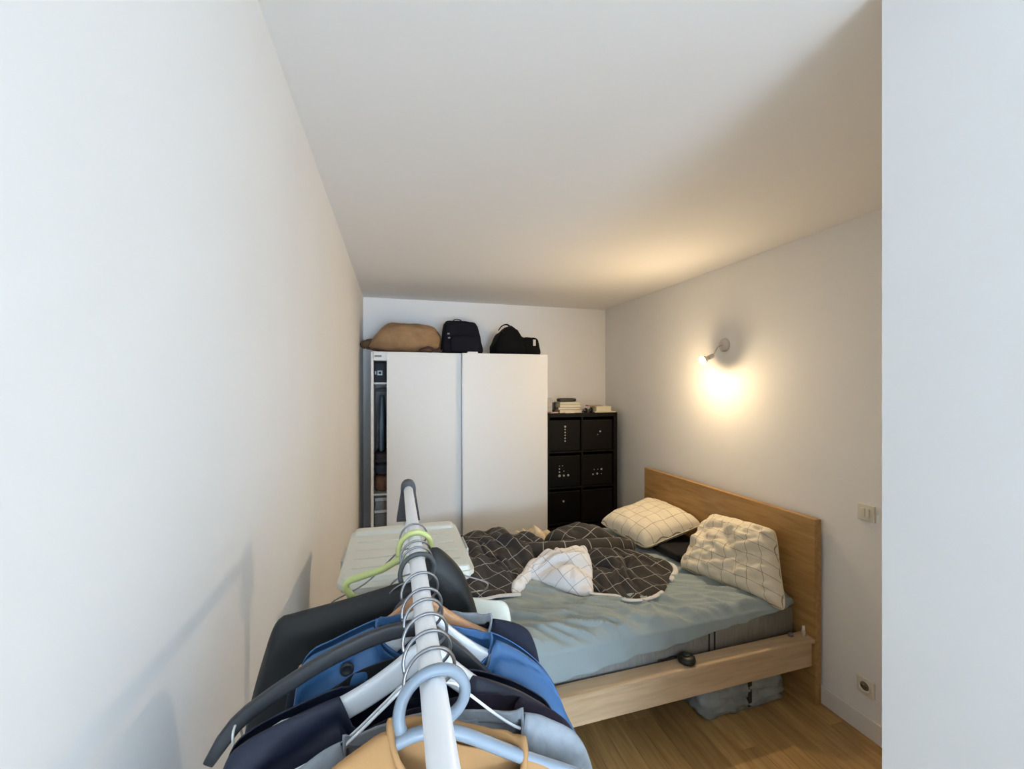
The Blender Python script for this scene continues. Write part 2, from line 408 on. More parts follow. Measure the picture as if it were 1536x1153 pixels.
t = thing('backpack', (1.08, 3.85, wT), 'black rounded backpack lying at the right end of wardrobe top', 'backpack')
def lerp1(tab, x):
    if x <= tab[0][0]: return tab[0][1]
    for (a, fa), (b, fb) in zip(tab, tab[1:]):
        if x <= b:
            k = (x-a)/(b-a); k = k*k*(3-2*k); return fa+(fb-fa)*k
    return tab[-1][1]
def bpb(q):
    q = q.copy()
    hgt = lerp1([(-1.0, .42), (-.6, .80), (-.3, .96), (-.1, 1.0), (.12, .90), (.42, .64), (.75, .52), (1.0, .40)], q.x)
    q.z = (q.z+1)*hgt-1
    return q
blob('pack_body', (1.052, 3.86, wT), (.385, .28, .275), BLKN, t, bpb, p=4.5, res=10, amp=.04, fr=3, seed=9)
blob('side_pocket', (1.225, 3.80, wT), (.165, .17, .168), BLKN, t, lambda q: Vector((q.x+.25*(-(q.z))*.8-.1, q.y, q.z)), p=5, res=4, amp=.04, seed=12)
mk('white_tag', *boxvf((1.222, 3.705, wT+.085), (1.246, 3.713, wT+.142)), mat('tag_white', (205, 205, 205), .6), t, smooth=False)
mk('carry_loop', *sweep(smoothpath([(.93, 3.86, wT+.235), (.96, 3.85, wT+.275), (1.01, 3.85, wT+.292), (1.06, 3.86, wT+.262)]), .005, .012, n=8), BLKN, t)
mk('shoulder_strap', *sweep(smoothpath([(.95, 3.72, wT+.20), (.90, 3.705, wT+.10), (.89, 3.72, wT+.008), (1.0, 3.70, wT+.006)]), .005, .022, n=8), BLKN, t)

# ------------------------------------------------------------------ cube shelf unit with dark boxes, and what stands on it
K0, K1, KF, KB, KT = 1.40, 2.17, 3.86, 4.24, 1.462
ks = thing('shelf_unit', ((K0+K1)/2, (KF+KB)/2, 0), 'black brown cube shelf unit standing between wardrobe and side wall', 'shelf')
box('side_panel', (K0, KF, 0), (K0+.04, KB, KT), BLACKBROWN, ks)
box('side_panel', (K1-.04, KF, 0), (K1, KB, KT), BLACKBROWN, ks)
box('top_panel', (K0+.04, KF, KT-.04), (K1-.04, KB, KT), BLACKBROWN, ks)
box('bottom_panel', (K0+.04, KF, 0), (K1-.04, KB, .04), BLACKBROWN, ks)
kc = (KT-.08-3*.016)/4
kz = [.04+i*(kc+.016) for i in range(4)]
for z in kz[1:]: box('shelf', (K0+.04, KF+.003, z-.016), (K1-.04, KB, z), BLACKBROWN, ks, bev=.001)
km = (K0+K1)/2
for z in kz: box('divider', (km-.008, KF+.003, z), (km+.008, KB, z+kc), BLACKBROWN, ks, bev=.001)
box('back_panel', (K0+.04, KB-.006, .04), (K1-.04, KB-.001, KT-.04), BLACKBROWN, ks, bev=0)
dots = {(0, 3): [(.50, .72-i*.085, .010 if i else .014) for i in range(6)],
        (1, 3): [(.58, .55, .012), (.50, .46, .006)],
        (0, 2): [(.32, .62, .006), (.42, .62, .006), (.32, .53, .009), (.32, .44, .010), (.46, .46, .007), (.32, .33, .017), (.46, .33, .013), (.60, .33, .014)],
        (1, 2): [(.38, .46, .007), (.50, .46, .006), (.62, .46, .012), (.34, .32, .011), (.48, .33, .013), (.62, .32, .006)],
        (0, 1): [(.45, .62, .013)]}
words = {3: 'top', 2: 'second', 1: 'third', 0: 'bottom'}
GLINT = mat('painted_glint', (172, 172, 168), .35)  # pale discs standing in for reflections on the dark fronts
for c in range(2):
    for r in range(4):
        x0 = K0+.044 if c == 0 else km+.012; x1 = km-.012 if c == 0 else K1-.044
        z0 = kz[r]; side = 'wardrobe' if c == 0 else 'wall'
        extra = {(0, 3): 'with a column of painted glints', (1, 3): 'with two painted glints', (0, 2): 'with three big painted glints', (1, 2): 'with a small cluster of painted glints', (0, 1): 'with one painted stud'}.get((c, r), 'with a plain front')
        b = thing('storage_box', ((x0+x1)/2, KF+.2, z0), 'dark box %s, %s row of shelf unit, %s side' % (extra, words[r], side), 'box', 'boxes in the cube shelf')
        box('box_body', (x0, KF+.02, z0), (x1, KB-.012, z0+kc-.03), mat('dark_brown_box' if c else 'black_box', (14, 10, 9) if c else (8, 8, 9), .5, spec=.2), b, bev=.006)
        box('front_rim', (x0+.004, KF+.0165, z0+kc-.055), (x1-.004, KF+.0198, z0+kc-.034), MATS['dark_brown_box' if c else 'black_box'], b, bev=.001)
        for fx, fz, rr in dots.get((c, r), []):
            mk('glint', *lathe([(rr*.5, -.004), (rr*.8, -.002), (rr*.8, 0)], (x0+fx*(x1-x0), KF+.02, z0+fz*kc), 10, 'y'), GLINT, b)
def book(lo, hi, cover, label, page=(228, 220, 200), rot=0, group='books on the shelf unit'):
    c = ((lo[0]+hi[0])/2, (lo[1]+hi[1])/2, lo[2])
    t = thing('book', c, label, 'book', group)
    cm = mat('cover_%d_%d_%d' % cover, cover, .55); pm = mat('paper_%d_%d_%d' % page, page, .8)
    th = min(.004, (hi[2]-lo[2])*.2)
    box('cover', lo, (hi[0], hi[1], lo[2]+th), cm, t, bev=.0005, rot=rot, pivot=c)
    box('cover', (lo[0], lo[1], hi[2]-th), hi, cm, t, bev=.0005, rot=rot, pivot=c)
    box('pages', (lo[0]+.005, lo[1]+.004, lo[2]+th), (hi[0]-.004, hi[1]-.004, hi[2]-th), pm, t, bev=0, rot=rot, pivot=c)
    box('spine', (lo[0], lo[1], lo[2]+th), (lo[0]+.0045, hi[1], hi[2]-th), cm, t, bev=0, rot=rot, pivot=c)
z = KT
book((1.555, 3.90, z), (1.80, 4.08, z+.03), (196, 186, 170), 'thick cream paperback at the bottom of the tall book pile', rot=.05)
book((1.555, 3.90, z+.03), (1.785, 4.07, z+.055), (150, 128, 108), 'brown paperback, second from the bottom of tall pile', rot=-.08)
book((1.56, 3.90, z+.055), (1.785, 4.07, z+.085), (206, 200, 180), 'pale paperback third up in the tall book pile', rot=.03)
book((1.565, 3.90, z+.085), (1.78, 4.07, z+.108), (186, 190, 160), 'greenish paperback just under the black case', rot=.0)
t = thing('glasses_case', (1.66, 3.97, z+.108), 'black oblong case lying on the tall book pile', 'case')
blob('case_body', (1.66, 3.97, z+.108), (.19, .08, .036), mat('black_case', (38, 42, 42), .5), t, None, p=6, res=4, amp=0)
box('case_seam', (1.567, 3.932, z+.124), (1.753, 4.008, z+.127), BLACKGLOSS, t, bev=.001)
book((1.945, 3.89, z+.012), (2.12, 4.02, z+.06), (226, 214, 176), 'thick ivory book on loose paper near the side wall', rot=.06)
book((1.90, 3.93, z+.06), (2.06, 4.06, z+.070), (150, 92, 82), 'thin dull red booklet on top of the ivory book', rot=-.25)
t = box('paper_sheet', (1.93, 3.875, z), (2.16, 4.10, z+.0115), mat('loose_paper', (226, 216, 188), .8), bev=.001)
tag(t, 'flat stack of cream paper under the ivory book', 'paper')
t = box('flyer', (1.60, 3.866, z), (1.71, 3.893, z+.006), mat('flyer_paper', (236, 232, 228), .6), bev=.0008, rot=.15)
tag(t, 'small white flyer at the front edge of the shelf top', 'paper')
t = box('leaflet', (1.45, 3.88, z), (1.535, 3.95, z+.010), mat('leaflet_pink', (206, 172, 164), .7), bev=.001, rot=.2)
tag(t, 'pinkish folded leaflet beside the picture frame', 'paper')
t = thing('sunglasses', (1.86, 3.90, z), 'black sunglasses lying on the shelf top between book piles', 'glasses')
for s in (-1, 1):
    mk('lens', *lathe([(.022, -.003), (.024, 0), (.022, .003)], (1.86+s*.03, 3.885, z+.024), 16, 'y'), BLACKGLOSS, t)
    mk('temple', *sweep(smoothpath([(1.86+s*.055, 3.887, z+.03), (1.86+s*.053, 3.94, z+.028), (1.86+s*.04, 4.0, z+.006)]), .002, .004, n=6), BLACKGLOSS, t)
mk('bridge', *sweep([(1.852, 3.885, z+.03), (1.86, 3.884, z+.034), (1.868, 3.885, z+.03)], .002, n=6), BLACKGLOSS, t)
t = thing('picture_frame', (1.435, 3.97, z), 'narrow black frame propped upright against wardrobe side', 'frame')
box('frame_rail', (1.405, 3.955, z), (1.423, 3.968, z+.15), BLACKGLOSS, t)
box('frame_rail', (1.427, 3.955, z+.13), (1.5, 3.968, z+.148), mat('grey_card2', (190, 188, 184), .7), t)
box('picture', (1.4235, 3.962, z), (1.505, 3.967, z+.129), mat('picture_print', (186, 182, 176), .7, var=.2, vscale=30), t, bev=0)
t = thing('drinking_glass', (1.53, 4.03, z), 'clear grey tumbler behind the pinkish leaflet', 'glass')
mk('glass_body', *lathe([(.026, 0), (.030, .004), (.034, .10), (.0315, .10), (.028, .008), (.002, .007)], (1.53, 4.03, z), 20), mat('smoky_glass', (200, 205, 205), .05, trans=.9), t)

# ------------------------------------------------------------------ bed
BA = math.radians(1.7); BO = Vector((2.232, 1.775))
def B(a, b, zz):      # a: from headboard back towards the foot, b: across from the near side, z
    return (BO.x - a*math.cos(BA) - b*math.sin(BA), BO.y - a*math.sin(BA) + b*math.cos(BA), zz)
def bbox(name, lo, hi, m, parent, bev=.003):
    bm = bmesh.new(); bmesh.ops.create_cube(bm, size=1)
    for v in bm.verts: v.co = Vector((lo[i]+(v.co[i]+.5)*(hi[i]-lo[i]) for i in range(3)))
    if bev: bmesh.ops.bevel(bm, geom=list(bm.edges), offset=bev, segments=2, affect='EDGES')
    V = [B(*v.co) for v in bm.verts]; F = [[v.index for v in f.verts] for f in bm.faces]; bm.free()
    return mk(name, V, F, m, parent, smooth=False)
BW, BL = 1.56, 2.09
bed = thing('double_bed', B(1.0, BW/2, 0), 'light oak double bed frame with a tall plain headboard', 'bed')
bbox('headboard', (0, 0, 0), (.045, BW, 1.0), OAKH, bed, .002)
def rail(b0, b1, sgn):
    r = bbox('side_rail', (.045, b0+.018*(sgn > 0), .20), (BL-.045, b1-.018*(sgn < 0), .334), OAKB, bed, .002)
    return r
r1 = rail(0, .03+.012, 1); bbox('rail_ledge', (.045, 0, .334), (BL-.045, .085, .356), OAKB, r1, .002)
r2 = rail(BW-.042, BW, -1); bbox('rail_ledge', (.045, BW-.085, .334), (BL-.045, BW, .356), OAKB, r2, .002)
bbox('footboard', (BL-.045, 0, 0), (BL, BW, .38), OAKH, bed, .002)
for i in range(14): bbox('slat', (.12+i*.14, .06, .255), (.19+i*.14, BW-.06, .275), wood('pine_slat', (190, 160, 110), (206, 176, 130), (12, 1, 12)) if i == 0 else MATS['pine_slat'], bed, .002)
bbox('centre_beam', (.05, BW/2-.02, .20), (BL-.05, BW/2+.02, .254), ALU, bed, .001)

MT = .53
def mattress():
    V, F = [], []
    lo = (.055, .098, .276); hi = (BL-.055, BW-.098, MT-.012)
    bm = bmesh.new(); bmesh.ops.create_cube(bm, size=1)
    for v in bm.verts: v.co = Vector((lo[i]+(v.co[i]+.5)*(hi[i]-lo[i]) for i in range(3)))
    bmesh.ops.bevel(bm, geom=list(bm.edges), offset=.03, segments=5, affect='EDGES')
    V = [B(*v.co) for v in bm.verts]; F = [[v.index for v in f.verts] for f in bm.faces]; bm.free()
    return V, F
mt = thing('mattress', B(1.0, BW/2, .276), 'grey double mattress lying in the oak bed frame', 'mattress')
mb = mk('mattress_body', *mattress(), mat('mattress_grey', (146, 147, 144), .95, var=.14, vscale=40, stretch=(4, 1, .3), bump=.4, bscale=60), mt)
for k in (.62, .655): bbox('side_seam', (k, .092, .30), (k+.006, .0985, MT-.06), mat('seam_dark', (48, 48, 48), .9), mt, .001)
# bed sheet: lies over the mattress top and hangs over the near long side with a slanting hem
def sheet():
    V, F, uv = [], [], []
    na, nb, nd = 230, 170, 16
    a0, a1 = .058, BL-.05; b0, b1 = .093, BW-.09
    for i in range(na+1):
        a = a0+(a1-a0)*i/na
        hem = .012 + .125*max(0, min(1, (a-.15)/1.30)) + .012*nz(a*5, 3)
        for j in range(nb+1):
            bn = b0+.03*max(0, 1-(a-a0)/.22)**2; b = b1+(bn-b1)*j/nb
            e = min(1, (b-b0)/.05, (b1-b)/.05, (a1-a)/.05, max((a-a0)/.03, 0))
            rnd = -.022*(1-max(0, e))**2
            u = a*.83+b*.56; v = -a*.56+b*.83
            wr = .030*max(0, ridge(u*2.2+nz(a*2, b*2)*.9, v*7.5+nz(a*3, b*3, 4)*.9, 1)-.45)+.020*max(0, ridge(u*3.0+nz(a*4, b*4)*.6, v*17+nz(a*6, b*6)*.5, 2)-.35)+.006*max(0, ridge(u*7, v*30, 6)-.2)-.006
            near = max(0, 1-(b-b0)/.75)
            wr = wr*(.8+1.0*near)
            V.append(B(a, b, MT+.002+rnd+max(wr, -.006)*max(.15, min(1, e*2))))
        for j in range(1, nd+1):
            d = hem*j/nd
            fold = .007*math.sin(a*34+nz(a*4, 1)*5)*(j/nd)+.004*nz(a*14, d*10)
            V.append(B(a, bn-.006-fold*.8-.004*(j/nd), MT-.02-d))
    R = nb+1+nd
    for i in range(na):
        for j in range(R-1): F.append([i*R+j, i*R+j+1, (i+1)*R+j+1, (i+1)*R+j])
    return V, F
sh = mk('bed_sheet', *sheet(), mat('blue_grey_sheet', (152, 166, 168), .85, var=.04, vscale=5, bump=.25, bscale=45, sheen=.1), solid=.003)
tag(sh, 'crumpled blue grey fitted sheet stretched over the mattress', 'bed sheet')

# cloth lumps: star-shaped outline with a rim height, puffed up inside and closed down to what it lies on
DARKC = checked('charcoal_check', (58, 55, 53), (156, 152, 146), .112, .042)
WHITEC = checked('white_check', (230, 231, 234), (158, 158, 164), .10, .03)
CREAMC = checked('cream_check', (232, 222, 200), (150, 134, 112), .078, .035)
HEM = mat('white_hem', (216, 218, 220), .85)
def puff(name, rim, hgt, m, parent, base=MT+.004, seed=0, fold=.03, rings=26, n=120, rot=0., ctr=None, freq=4, roundness=2.2, drop=True):
    R = [Vector(p) for p in rim]; R2 = []
    P = [R[-1]]+R+[R[0], R[1]]
    per = max(3, n//len(R))
    for i in range(1, len(P)-2):
        for k in range(per):
            t = k/per; a, b, c, d = P[i-1], P[i], P[i+1], P[i+2]
            R2.append(.5*((2*b)+(c-a)*t+(2*a-5*b+4*c-d)*t*t+(3*b-a-3*c+d)*t**3))
    n = len(R2)
    C = Vector((0, 0, 0))
    for p in R: C += p
    C /= len(R)
    if ctr: C = Vector(ctr)
    V, F, uv = [], [], []
    cr, sr = math.cos(rot), math.sin(rot)
    def put(p, q=1.0):
        x, y = p.x, p.y
        wx = .09*nz(x*3+seed, y*3, 1); wy = .09*nz(x*3+seed, y*3, 7)
        h = p.z
        V.append(p); uv.append(((x*cr+y*sr)+wx+.5*h, (-x*sr+y*cr)+wy+.6*h))
    for j in range(rings+1):
        r = 1-j/rings
        for k in range(n):
            p = C.lerp(R2[k], r)
            f = max(0, 1-r**roundness)**.5
            zr = p.z+hgt*f
            u, v = p.x*freq, p.y*freq
            wa, wb = .5*nz(u*.8, v*.8, seed+9), .5*nz(u*.8, v*.8, seed+5)
            ca, sa = math.cos(rot*1.7+seed), math.sin(rot*1.7+seed); pa, pb = u*ca+v*sa+wa, -u*sa+v*ca+wb
            fo = fold*(3.0*abs(nz(pa*.45, pb*1.35, seed))+1.3*abs(nz(pa*.8+4, pb*2.2+wa, seed+3))+.35*nz(pa*2.4, pb*3.4, seed)-.8)
            p.z = max(base, zr+fo*min(1, f*1.6))
            put(p)
    for j in range(rings):
        for k in range(n): F.append([j*n+k, j*n+(k+1) % n, (j+1)*n+(k+1) % n, (j+1)*n+k])
    if drop:
        s = len(V)
        for k in range(n):
            p = R2[k].lerp(C, .015); p = Vector((p.x, p.y, (R2[k].z+base)/2)); put(p)
        for k in range(n):
            p = R2[k].lerp(C, .06); p = Vector((p.x, p.y, base)); put(p)
        for k in range(n):
            F.append([k, (k+1) % n, s+(k+1) % n, s+k]); F.append([s+k, s+(k+1) % n, s+n+(k+1) % n, s+n+k])
        F.append([s+n+k for k in range(n)])
    return mk(name, V, F, m, parent, uvs=uv)
dv = thing('duvet', (1.0, 2.55, MT), 'rumpled charcoal check duvet turned back to show its white underside', 'duvet')
puff('charcoal_side', [(.474, 3.15, .60), (.722, 3.12, .63), (.885, 2.97, .62), (1.05, 2.83, .60), (.90, 2.66, .56), (.72, 2.42, .545), (.655, 2.33, .54), (.487, 2.305, .54), (.35, 2.36, .54), (.22, 2.47, .54), (.18, 2.70, .56), (.26, 3.08, .60)],
     .075, DARKC, dv, seed=1, fold=.046, rot=.5, freq=5.0, rings=44, n=200)
# the roll along the back of the turned-over part
pts = smoothpath([(.74, 2.90, .60), (.90, 2.74, .60), (1.09, 2.68, .605), (1.33, 2.66, .605), (1.50, 2.67, .60), (1.62, 2.665, .59)], 10)
ra = [.03+.042*math.sin(PI*min(1, max(.06, i/(len(pts)-1)*.94+.05)))**.5 + .006*nz(i*.3, 2) for i in range(len(pts))]
V, F = sweep(pts, ra, [x*1.15 for x in ra], n=20)
uvr = []
for i in range(len(pts)):
    for k in range(20): uvr.append((i*.0165, k*.022+.03*nz(i*.2, k*.3)))
mk('rolled_edge', V, F, DARKC, dv, uvs=uvr)
puff('charcoal_hump', [(1.0, 2.80, .60), (1.10, 2.93, .62), (1.30, 3.0, .63), (1.48, 2.95, .62), (1.56, 2.82, .60), (1.52, 2.72, .59), (1.30, 2.70, .60), (1.12, 2.72, .60)],
     .11, DARKC, dv, seed=4, fold=.024, rot=.8, freq=4)
puff('white_underside', [(.905, 2.62, .60), (1.02, 2.665, .625), (1.16, 2.67, .63), (1.235, 2.61, .62), (1.20, 2.46, .60), (1.135, 2.305, .56), (1.065, 2.185, .54), (.97, 2.25, .54), (.88, 2.36, .54), (.805, 2.47, .545), (.80, 2.54, .58)],
     .06, WHITEC, dv, seed=6, fold=.036, rot=.1, freq=6.0, rings=44, n=180)
puff('white_underside', [(.90, 2.62, .60), (.83, 2.60, .59), (.72, 2.46, .565), (.655, 2.40, .55), (.64, 2.325, .542), (.70, 2.345, .542), (.78, 2.44, .545), (.83, 2.50, .555), (.92, 2.54, .57)],
     .035, WHITEC, dv, seed=8, fold=.010, rot=.4, freq=6, ctr=(.80, 2.50, .57))
puff('charcoal_flap', [(1.22, 2.60, .58), (1.41, 2.61, .60), (1.58, 2.55, .60), (1.69, 2.38, .58), (1.68, 2.31, .56), (1.51, 2.135, .545), (1.36, 2.07, .545), (1.22, 2.075, .545), (1.13, 2.19, .545), (1.10, 2.30, .55), (1.17, 2.46, .57)],
     .06, DARKC, dv, seed=11, fold=.036, rot=.2, freq=5.0, rings=44, n=180)
def hemline(pts, r=.007):
    p = smoothpath(pts, 6)
    mk('white_hem', *sweep(p, [r*(.8+.4*nz(i*.4, r*100)) for i in range(len(p))], r*1.9, n=10), HEM, dv)
hemline([(1.05, 2.19, .560), (1.10, 2.155, .560), (1.18, 2.12, .560), (1.215, 2.058, .560), (1.30, 2.04, .560), (1.38, 2.052, .560), (1.46, 2.09, .560)])
hemline([(1.70, 2.41, .575), (1.735, 2.37, .565), (1.70, 2.30, .555), (1.60, 2.22, .55)], .009)
hemline([(.34, 2.345, .554), (.45, 2.29, .554), (.56, 2.30, .554), (.68, 2.285, .554)], .008)
cb = puff('blanket', [(.80, 3.02, .58), (.94, 3.10, .60), (1.06, 3.07, .61), (1.15, 2.98, .60), (1.05, 2.93, .58), (.92, 2.96, .58)], .05, mat('cream_fleece', (222, 206, 176), .95, var=.08, vscale=20, bump=.4, bscale=50), None, seed=14, fold=.03, freq=8)
tag(cb, 'cream blanket bunched behind the charcoal duvet', 'blanket')

def pillow(name, c00, c10, c11, c01, th, label, seed, rot, wr=.010, lift=None):
    """four corner points (u along first edge, v along second), inflated along the surface normal"""
    P00, P10, P11, P01 = map(Vector, (c00, c10, c11, c01)); n = 44; V, F, uv = [], [], []
    nrm = ((P10-P00).cross(P01-P00)+(P11-P01).cross(P11-P10)).normalized()
    if nrm.z < 0 and abs(nrm.z) > .2: nrm = -nrm
    eu = (P10-P00).length; ev = (P01-P00).length
    for side in (1, -1):
        for i in range(n+1):
            for j in range(n+1):
                u, v = i/n, j/n; s, t = 2*u-1, 2*v-1
                # edges bow inwards between the corners
                ur, vr = u*.83+v*.56, -u*.56+v*.83
                su = s*(1-.035*(1-t*t)-.07*(abs(s*t))**6); tv = t*(1-.035*(1-s*s)-.07*(abs(s*t))**6)
                uu, vv = (su+1)/2, (tv+1)/2
                p = P00*(1-uu)*(1-vv)+P10*uu*(1-vv)+P11*uu*vv+P01*(1-uu)*vv
                f = ((1-s**4)*(1-t**4)); f = max(0, f)**.55
                w = wr*(2.4*abs(nz(ur*1.7+seed+.8*nz(u*2, v*2, seed), vr*3.6+.8*nz(u*2, v*2, 7), seed))+1.3*abs(nz(ur*4+.5*nz(u*4, v*4, 3), vr*7+seed, 2))+.5*abs(nz(ur*9, vr*13, seed))-.6)
                h = th*f*(1 if side > 0 else .55)+(w*min(1, f*1.5))
                p = p+nrm*side*h
                p.z = max(p.z, MT+.014) if p.y > BO.y+.11 else p.z
                V.append(p); uv.append((u*eu+.012*nz(u*5+seed, v*5), v*ev+.012*nz(u*5, v*5+seed)))
    N = (n+1)
    for sd in (0, 1):
        o = sd*N*N
        for i in range(n):
            for j in range(n): F.append([o+i*N+j, o+(i+1)*N+j, o+(i+1)*N+j+1, o+i*N+j+1])
    bot = min(v.z for v in V); c = (P00+P10+P11+P01)/4
    t = thing(name, (c.x, c.y, bot), label, 'pillow', 'check pillows on the bed')
    ob = mk('pillowcase', V, F, CREAMC, t, uvs=uv)
    # piped seam around the edge
    edge = [V[i*N] for i in range(N)]+[V[n*N+j] for j in range(1, N)]+[V[(n-i)*N+n] for i in range(1, N)]+[V[n-j] for j in range(1, N)]
    mk('seam', *sweep(edge, .0035, n=6), mat('cream_piping', (220, 206, 180), .9), ob)
    return t
pillow('pillow', (1.70, 2.64, .575), (2.135, 2.56, .735), (2.135, 3.17, .745), (1.56, 3.08, .64), .11,
       'smooth cream check pillow lying against the far half of the headboard', 3, 0, .008)
pillow('pillow', (1.755, 2.36, .56), (2.03, 1.80, .50), (2.115, 1.95, .90), (2.115, 2.46, .85), .11,
       'crumpled cream check pillow propped against the near half of headboard', 9, 0, .040)

folded('dark_lump', (1.80, 2.40, MT+.012), (2.12, 2.95, MT+.078), mat('lump_black', (16, 16, 20), .9), 'black lump wedged under the far pillow', 't-shirt', seed=6)  # black lump filling the dark patch under the far pillow
# small things on the near rail
t = thing('gadget', B(.84, .045, .356), 'small round black gadget on the oak side rail', 'gadget')
c = B(.84, .045, .356)
mk('puck', *lathe([(.030, 0), (.040, .006), (.043, .016), (.040, .028), (.030, .034), (.010, .035)], c, 28), mat('black_rubber', (18, 20, 20), .45), t)
mk('dial', *lathe([(.014, .034), (.016, .038), (.012, .042), (.002, .042)], c, 20), mat('dark_green_plastic', (44, 54, 46), .35), t)
mk('cord', *sweep(smoothpath([B(.845, .08, .362), B(.88, .0925, .362), B(.93, .092, .359), B(.97, .0925, .359)]), .0035, n=8), MATS['black_rubber'], t)
t = thing('small_bottle', B(.065, .052, .356), 'tiny white capped bottle standing in the headboard corner of rail', 'bottle')
c = B(.066, .05, .356)
mk('bottle_body', *lathe([(.010, 0), (.0115, .003), (.0115, .022), (.008, .028)], c, 16), mat('blush_plastic', (206, 190, 178), .4), t)
mk('cap', *lathe([(.007, .028), (.0075, .03), (.0065, .05), (.002, .051)], c, 16), mat('cap_white', (236, 234, 228), .4), t)
t = tag(mk('cotton_ball', *[x for x in lathe([(.002, 0), (.012, .004), (.014, .011), (.010, .018), (.002, .021)], B(.145, .06, .356), 14)], mat('grey_cotton', (112, 106, 102), .9)), 'tiny grey cotton ball on the rail beside the mattress corner', 'cotton ball')

# under the bed
def crumple():
    bm = bmesh.new(); bmesh.ops.create_cube(bm, size=2); bmesh.ops.subdivide_edges(bm, edges=list(bm.edges), cuts=21, use_grid_fill=True)
    V = []
    for v in bm.verts:
        q = v.co; l = (abs(q.x)**9+abs(q.y)**9+abs(q.z)**9)**(1/9); q = q/l
        f = (q.z+1)/2
        d = 1+.11*ridge(q.x*1.9+2, q.y*2, q.z*1.7)+.07*ridge(q.x*4, q.y*4, q.z*4)+.03*ridge(q.x*9, q.y*9, q.z*9)
        x = q.x*d*(1-.12*f)*.255; y = q.y*d*.17; zz = max(0, (q.z*d+1)*.11)
        V.append(B(.43-x*1, .27+y, zz))
    F = [[v.index for v in f.verts] for f in bm.faces]; bm.free(); return V, F
t = thing('storage_bag', B(.42, .33, 0), 'crumpled translucent grey plastic storage bag under the bed', 'bag')
mk('bag_body', *crumple(), mat('grey_film', (138, 148, 150), .25, var=.3, vscale=7, alpha=1, spec=.6), t)
bbox('strap', (.40, .072, .02), (.425, .10, .21), mat('dark_strap', (34, 36, 38), .7), t, .002)
mk('base_piping', *sweep(smoothpath([B(.19, .10, .012), B(.32, .09, .010), B(.46, .094, .012), B(.60, .092, .010), B(.67, .105, .012)]), .007, n=8), mat('grey_piping', (142, 146, 144), .6), t)

# ------------------------------------------------------------------ wall lamp, switch, socket
lz = 2.015; ly = 2.49
t = thing('wall_lamp', (XR, ly, lz), 'small white wall spotlight with a bare lit bulb', 'lamp')
LW = mat('lamp_white', (206, 200, 196), .4)
mk('wall_plate', *lathe([(.048, 0), (.048, -.006), (.040, -.016), (.016, -.022), (.006, -.024)], (XR-.0005, ly, lz), 28, 'x'), LW, t)
mk('arm', *sweep(smoothpath([(XR-.02, ly, lz), (XR-.055, ly-.006, lz-.010), (XR-.082, ly-.010, lz-.036), (XR-.105, ly-.012, lz-.070)], 8), .0045, n=10), LW, t)
p0 = Vector((XR-.112, ly-.010, lz-.078)); dr = Vector((-.74, .10, -.34)).normalized()
mk('socket', *sweep([p0-dr*.012, p0-dr*.008, p0, p0+dr*.030, p0+dr*.038], [.006, .012, .015, .016, .014], n=18), LW, t)
BULB = mat('lit_bulb', (255, 240, 205), .3, emis=(1.0, .74, .43), estr=BULB_STRENGTH)
mk('bulb', *sweep([p0+dr*x for x in (.0785, .086, .092, .097, .100)], [.0268, .0243, .020, .013, .003], n=22), BULB, t)
mk('added_bulb_mask', *sweep([p0+dr*x for x in (.037, .044, .052, .060, .068, .074, .079)], [.012, .014, .019, .0243, .0268, .0274, .0272], n=22, caps=False), mat('bulb_mask_metal', (214, 208, 196), .3, .6), t)  # opaque back added to the bulb to keep its light off the wall

SW = mat('switch_plastic', (226, 220, 206), .35)
t = thing('light_switch', (XR, 1.553, 1.06), 'white double rocker light switch above the skirting', 'switch')
box('cover_plate', (XR-.010, 1.513, 1.06), (XR-.0003, 1.593, 1.14), SW, t, bev=.003)
box('rocker', (XR-.016, 1.534, 1.078), (XR-.0102, 1.552, 1.122), SW, t, bev=.002)
box('rocker', (XR-.016, 1.554, 1.078), (XR-.0102, 1.572, 1.122), SW, t, bev=.002)
t = thing('power_socket', (XR, 1.557, .20), 'white recessed wall power socket low beside the bed', 'socket')
box('cover_plate', (XR-.010, 1.515, .20), (XR-.0003, 1.598, .282), SW, t, bev=.003)
mk('socket_ring', *lathe([(.030, 0), (.030, -.004), (.026, -.004), (.022, -.0005), (.002, -.0005)], (XR-.0102, 1.557, .241), 28, 'x'), SW, t)
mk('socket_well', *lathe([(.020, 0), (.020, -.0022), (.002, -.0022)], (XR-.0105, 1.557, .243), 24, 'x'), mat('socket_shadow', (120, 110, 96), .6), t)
mk('earth_pin', *lathe([(.0025, 0), (.0025, -.009), (.001, -.010)], (XR-.0125, 1.557, .251), 10, 'x'), ALU, t)
for s in (-1, 1): mk('contact_hole', *lathe([(.003, 0), (.003, -.0008), (.001, -.0008)], (XR-.0127, 1.557+s*.0095, .241), 10, 'x'), BLACKGLOSS, t)

